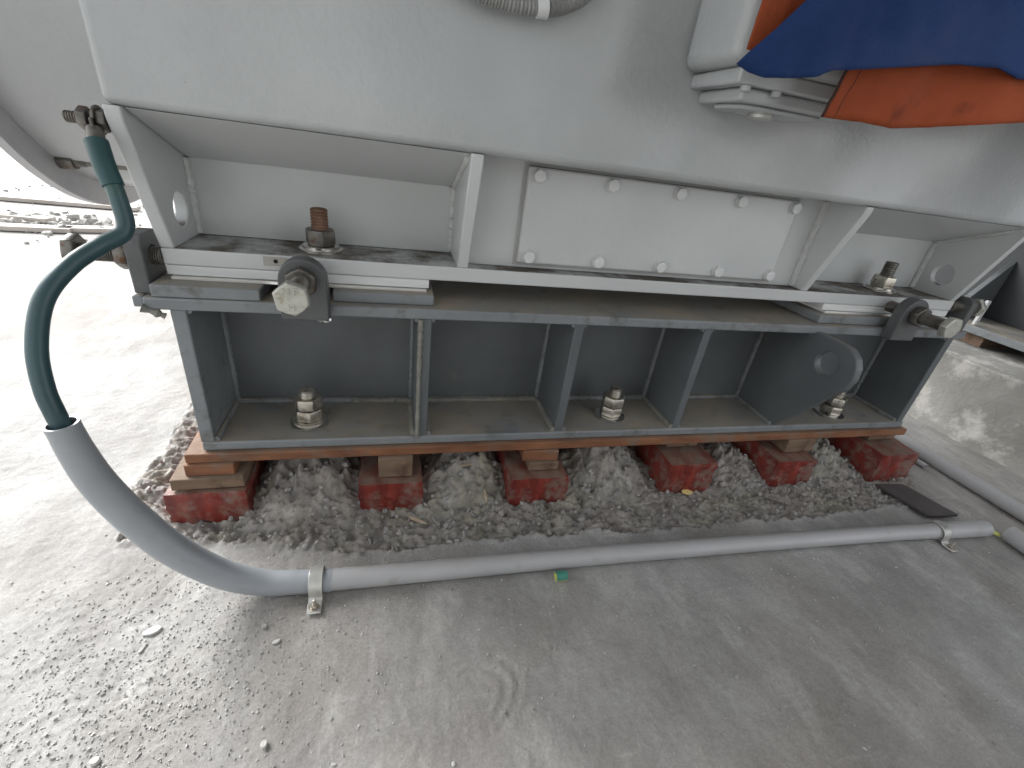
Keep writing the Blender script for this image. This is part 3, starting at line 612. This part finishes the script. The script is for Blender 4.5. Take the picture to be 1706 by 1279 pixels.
def clip(x, w, r, label):
    y = y_at(x); t = thing('pipe_clip', (x, y, 0), label, 'pipe clip', 'metal saddle clips on the floor conduit')
    pts = [(y-r-.040,.004),(y-r-.010,.004),(y-r-.003,.010)]+[(y+(r+.002)*math.cos(a), .0225+(r+.002)*math.sin(a)) for a in np.linspace(R(190), R(-15), 18)]+[(y+r+.003,.003),(y+r+.02,.003)]
    pts = [(pp[0], pp[1]) for pp in pts]; outer = []
    for i, q_ in enumerate(pts):
        a = pts[max(i-1,0)]; c = pts[min(i+1,len(pts)-1)]; d = math.hypot(c[0]-a[0], c[1]-a[1]); outer.append((q_[0]-(c[1]-a[1])/d*.0035, q_[1]+(c[0]-a[0])/d*.0035))
    bm = B(); V = [[bm.verts.new((xx, u, v)) for (u, v) in L_] for L_ in (pts, outer) for xx in (x-w, x+w)]
    i0, i1, o0, o1 = V; n = len(pts)
    for k in range(n-1):
        for A_, B_ in ((i0,i1),(o0,o1),(i0,o0),(i1,o1)): bm.faces.new((A_[k], A_[k+1], B_[k+1], B_[k]))
    bm.faces.new((i0[0],i1[0],o1[0],o0[0])); bm.faces.new((i0[-1],i1[-1],o1[-1],o0[-1]))
    put('strap', bm, GALV, t, .0008)
    b = B(); lathe(b, (x,y-r-.025,.007), (0,0,1), [(0,.011),(.002,.011)], 20); hexa(b, (x,y-r-.025,.009), (0,0,1), .006, .015); lathe(b, (x,y-r-.025,.015), (.15,0,1), [(0,.0035),(.014,.0035),(.015,.002)], 12); put('screw', b, ZINC, t)
clip(-.155, .014, .027, 'bright metal saddle clip where the conduit bend meets the straight pipe, left one')
clip(1.655, .014, .0265, 'metal saddle clip near the right end of the floor conduit beside the dark strip')
b = B(); tube(b, [(1.83,-.342,.023),(1.87,-.352,.021),(1.90,-.362,.010)], .006, 14); tag(put('earth_wire', b, YG, None, off=Vector((1.87,-.362,.02))), 'short end of yellow green wire poking out of the conduit mouth at the right', 'wire')
def side_pipe(p0, p1, r, label):
    b = B(); L_ = [Vector(p0)+(Vector(p1)-Vector(p0))*t for t in np.linspace(0,1,20)]; tube(b, L_, r, 28, inner=.85)
    return tag(put('side_conduit', b, PVC, None, off=Vector(p0)), label, 'conduit', 'grey conduits on the right going back beside the plinth')
side_pipe((2.085,.75,.026), (2.118,-1.0,.026), .026, 'grey conduit lying beside the concrete plinth and running back past the beam end')
side_pipe((2.022,.75,.014), (2.03,-.03,.014), .010, 'thin grey conduit close beside the thicker one by the plinth')
side_pipe((1.915,-.37,.027), (1.86,-1.05,.027), .0265, 'grey conduit leaving the bottom right corner from where the floor conduit ends')

# ---------------------------------------------------------------- plinth and second machine at the right
b = B(); prism(b, [(2.425,.85),(2.455,.10),(2.50,-.20),(2.60,-1.2),(3.6,-1.2),(3.6,2.0),(2.38,2.0)], 2, -.02, .337)
bmesh.ops.triangulate(b, faces=b.faces); bmesh.ops.subdivide_edges(b, edges=[e for e in b.edges if e.calc_length() > .3], cuts=5)
plinth = put('concrete_plinth', b, CONC, None, .008, off=Vector((3.0,.3,0))); tag(plinth, 'rough pale concrete plinth with stained side at the right edge', 'plinth')
m2 = thing('motor', (3.0,.9,.42), 'second grey machine base standing on bricks over the concrete plinth, far right', 'machine')
b = B(); box(b, 2.72, 3.6, -1.0, 2.2, .392, .428); put('base_flange', b, GREY_L, m2, .004)
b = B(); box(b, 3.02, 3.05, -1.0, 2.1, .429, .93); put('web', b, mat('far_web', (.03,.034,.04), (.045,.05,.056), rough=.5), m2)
for y in (-.5, .02, .62, 1.2):
    b = B(); prism(b, [(2.76,.4285),(3.019,.4285),(3.019,.72)], 1, y, y+.028); put('gusset', b, GREY, m2, .003)
b = B(); box(b, 2.86, 3.6, -1.0, 2.2, .931, .97); put('top_flange', b, GREY_L, m2, .004)
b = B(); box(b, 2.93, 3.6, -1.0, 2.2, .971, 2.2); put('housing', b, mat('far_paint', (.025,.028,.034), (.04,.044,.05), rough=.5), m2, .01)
b = B(); box(b, 2.74, 2.76, .48, .495, .4285, .55); put('jacking_lug', b, WHITE_EDGE, m2, .003)  # narrow white post on the second machine, not a jacking lug
for i, (x, y) in enumerate(((2.76,.42),(2.76,.80),(2.76,.05))):
    cx = x+.12; b = B(); box(b, x, x+.3, y, y+.12, .339, .388)
    bmesh.ops.subdivide_edges(b, edges=b.edges[:], cuts=4, use_grid_fill=True)
    for v in b.verts: v.co += Vector((rnd.uniform(-1,1), rnd.uniform(-1,1), rnd.uniform(-.5,.5)))*.004
    tag(put('wrapped_block', b, WOODY, None, off=Vector((cx,y,.339))), ('dark brown block under the front of the second machine on the plinth','dark brown block farther back on the plinth','dark brown block at the near end of the plinth top')[i], 'block')

# ---------------------------------------------------------------- small things on the floor
def gz(x, y): return float(height(np.array([x]), np.array([y]))[0])
b = B(); prism(b, [(1.675,-.105),(1.79,-.118),(1.838,-.275),(1.715,-.268)], 2, .010, .020)
tag(put('dark_strip', b, DARK, None, .002, off=Vector((1.75,-.19,.01))), 'flat dark brown strip lying on the rubble between the rightmost red block and the conduit', 'strip')
sl = thing('cable_sleeve', (.402,-.322,gz(.402,-.322)), 'tiny cut ring of green and yellow cable sleeve lying just below the conduit', 'cable sleeve')
z0 = sl.location.z
def half_ring(a0, a1, m, nm):
    bm = B(); rr = .0115; V = []
    for k in range(13):
        a = a0+(a1-a0)*k/12
        V.append([bm.verts.new((.402+xx, -.324+r_*math.cos(a), z0+.0125+r_*math.sin(a))) for xx, r_ in ((-.014,rr),(.014,rr),(.014,rr*.8),(-.014,rr*.8))])
    for a, c in zip(V, V[1:]):
        for i in range(4): bm.faces.new((a[i], a[(i+1)%4], c[(i+1)%4], c[i]))
    bm.faces.new(V[0]); bm.faces.new(V[-1]); put(nm, bm, m, sl)
half_ring(R(20), R(190), GRN, 'green_half'); half_ring(R(190), R(380), YG, 'yellow_half')
def chip(name, x, y, sx, sy, sz, m, label, cat, rot=0, tilt=0, group=None, n=7, seed=0, lift=0):
    r_ = random.Random(seed+int(x*1000)); pts = [(sx*(.75+.35*r_.random())*math.cos(a), sy*(.75+.35*r_.random())*math.sin(a)) for a in [2*math.pi*i/n for i in range(n)]]
    z = gz(x, y)+lift; bm = B(); prism(bm, pts, 2, 0, sz)
    bmesh.ops.transform(bm, matrix=Matrix.Translation((x,y,z)) @ Euler((tilt,tilt*.5,rot)).to_matrix().to_4x4(), verts=bm.verts)
    return tag(put(name, bm, m, None, min(.0012, sz*.25), 1, off=Vector((x,y,z))), label, cat, group)
chip('stone_flake', -.445,-.332,.017,.010,.005, PALE, 'flat pale oval stone flake on the gritty floor at lower left', 'stone', .3)
chip('shell_curl', -.448,-.366,.004,.013,.004, STONE, 'thin curved grey flake just below the pale oval one', 'stone', -.3)
chip('stone', -.246,-.352,.007,.006,.007, STONE, 'small grey stone halfway between the pale flake and the clip', 'stone', 0, n=6)
chip('stone', -.217,-.388,.009,.005,.005, PALE, 'small pale wedge of stone below the clip', 'stone', .4)
chip('stone', -.20,-.567,.007,.007,.008, PALE, 'pale pebble near the bottom edge left of centre', 'stone', 0)
chip('stone', -.44,-.545,.008,.007,.007, PALE, 'pale pebble at the bottom edge in the lower left corner', 'stone', 0)
chip('paper_scrap', .925,-.066,.024,.013,.002, YELL, 'torn yellow paper scrap leaning on the fourth red block', 'paper scrap', .1, .35, lift=.006)
chip('wood_stick', .215,.03,.032,.006,.004, WOODC, 'short pale wood stick in the rubble between the second and third red blocks', 'wood stick', .25, .2, lift=.012, n=6)
chip('wood_stick', .262,-.045,.005,.026,.004, WOODC, 'slim upright splinter left of the third red block', 'wood stick', .1, .3, lift=.01, n=6)
chip('wood_stick', .07,-.105,.028,.006,.005, WOODC, 'broken brown splinter below the second red block', 'wood stick', -.5, .2, lift=.006, n=6)
chip('wood_stick', 1.22,-.13,.045,.004,.003, mat('dark_twig', (.08,.07,.06), (.14,.12,.1), rough=.9), 'thin dark twig in the rubble before the second block from the right', 'wood stick', -.5, .1, lift=.005, n=6)
# uncountable grit
def pebbles(count, fn, seed, name, m, rmin, rmax):
    r_ = random.Random(seed); V, Fc = [], []; t = (1+5**.5)/2
    ico = [Vector(v).normalized() for v in ((-1,t,0),(1,t,0),(-1,-t,0),(1,-t,0),(0,-1,t),(0,1,t),(0,-1,-t),(0,1,-t),(t,0,-1),(t,0,1),(-t,0,-1),(-t,0,1))]
    fc = ((0,11,5),(0,5,1),(0,1,7),(0,7,10),(0,10,11),(1,5,9),(5,11,4),(11,10,2),(10,7,6),(7,1,8),(3,9,4),(3,4,2),(3,2,6),(3,6,8),(3,8,9),(4,9,5),(2,4,11),(6,2,10),(8,6,7),(9,8,1))
    P = []
    while len(P) < count:
        q_ = fn(r_)
        if q_: P.append(q_)
    A = np.array(P); H = height(A[:,0], A[:,1])
    for (x, y), z in zip(P, H):
        s = rmin+(rmax-rmin)*r_.random()**4; e = Euler((r_.random()*6, r_.random()*6, r_.random()*6)).to_matrix(); sc_ = Vector((1, .5+.5*r_.random(), .35+.4*r_.random())); k = len(V)
        for v in ico:
            q_ = e @ Vector((v.x*sc_.x, v.y*sc_.y, v.z*sc_.z))*(.8+.4*r_.random()); V.append((x+q_.x*s, y+q_.y*s, z+s*.25+q_.z*s*.8))
        Fc += [(a+k, b_+k, c+k) for a, b_, c in fc]
    me = bpy.data.meshes.new(name); me.from_pydata(V, [], Fc); me.materials.append(m); o = bpy.data.objects.new(name, me); col.objects.link(o); o['kind'] = 'stuff'; return o
GRIT = mat('grit_stone', (.30,.298,.29), (.46,.457,.45), rough=.95, scale=24, bump=.3, bscale=90)
tag(pebbles(7000, lambda r_: (r_.gauss(-.42,.17), r_.gauss(-.44,.14)), 3, 'grit', GRIT, .0006, .0034), 'loose grey grit on the floor at lower left', 'grit')
tag(pebbles(2600, lambda r_: (r_.uniform(-.9,2.2), r_.uniform(-.9,-.2)), 4, 'crumbs', STONE, .0008, .0045), 'scattered crumbs over the floor', 'crumbs')
tag(pebbles(5200, lambda r_: (lambda x, y: (x, y) if pit_mask(np.array([x]), np.array([y]))[0] > .6 else None)(r_.uniform(-.62,1.95), r_.uniform(-.2,.25)), 5, 'rubble', mat('rubble_stone', (.22,.215,.205), (.42,.41,.39), rough=.95, scale=14, bump=.4, bscale=80), .0008, .0115), 'broken concrete rubble in the chipped trench under the beam', 'rubble')
tag(pebbles(420, lambda r_: (r_.uniform(-.3,1.9), r_.gauss(-.30,.12)), 6, 'white_specks', PALE, .001, .0038), 'white mortar specks around the conduit', 'specks')

# ---------------------------------------------------------------- far left: boards and bags on the bright yard
for i, (x, y, rz, l, lab) in enumerate(((-2.55,2.75,.15,.9,'long pale board on the bright ground at the far left edge'),(-2.7,3.1,-.1,.7,'brownish board lying behind the grey heap at the far left'),(-1.95,2.9,.3,.5,'thin board end near the cable, far left'),(-2.6,3.75,.02,1.0,'farthest pale board on the yard at the left'))):
    b = B(); box(b, -l/2, l/2, -.05, .05, 0, .03); bmesh.ops.transform(b, matrix=Matrix.Translation((x,y,0.005)) @ Matrix.Rotation(rz, 4, 'Z'), verts=b.verts)
    tag(put('board', b, BOARD, None, .003, off=Vector((x,y,0))), lab, 'board', 'boards lying on the far left yard')
tag(pebbles(260, lambda r_: (r_.gauss(-2.35,.28), r_.gauss(3.0,.13)), 9, 'yard_debris', STONE, .01, .06), 'grey heap of broken debris on the far left yard', 'debris')
tag(pebbles(300, lambda r_: (r_.uniform(-3.6,-1.2), r_.uniform(2.4,4.6)), 10, 'yard_crumbs', STONE, .005, .03), 'scattered stones over the far left yard', 'stones')
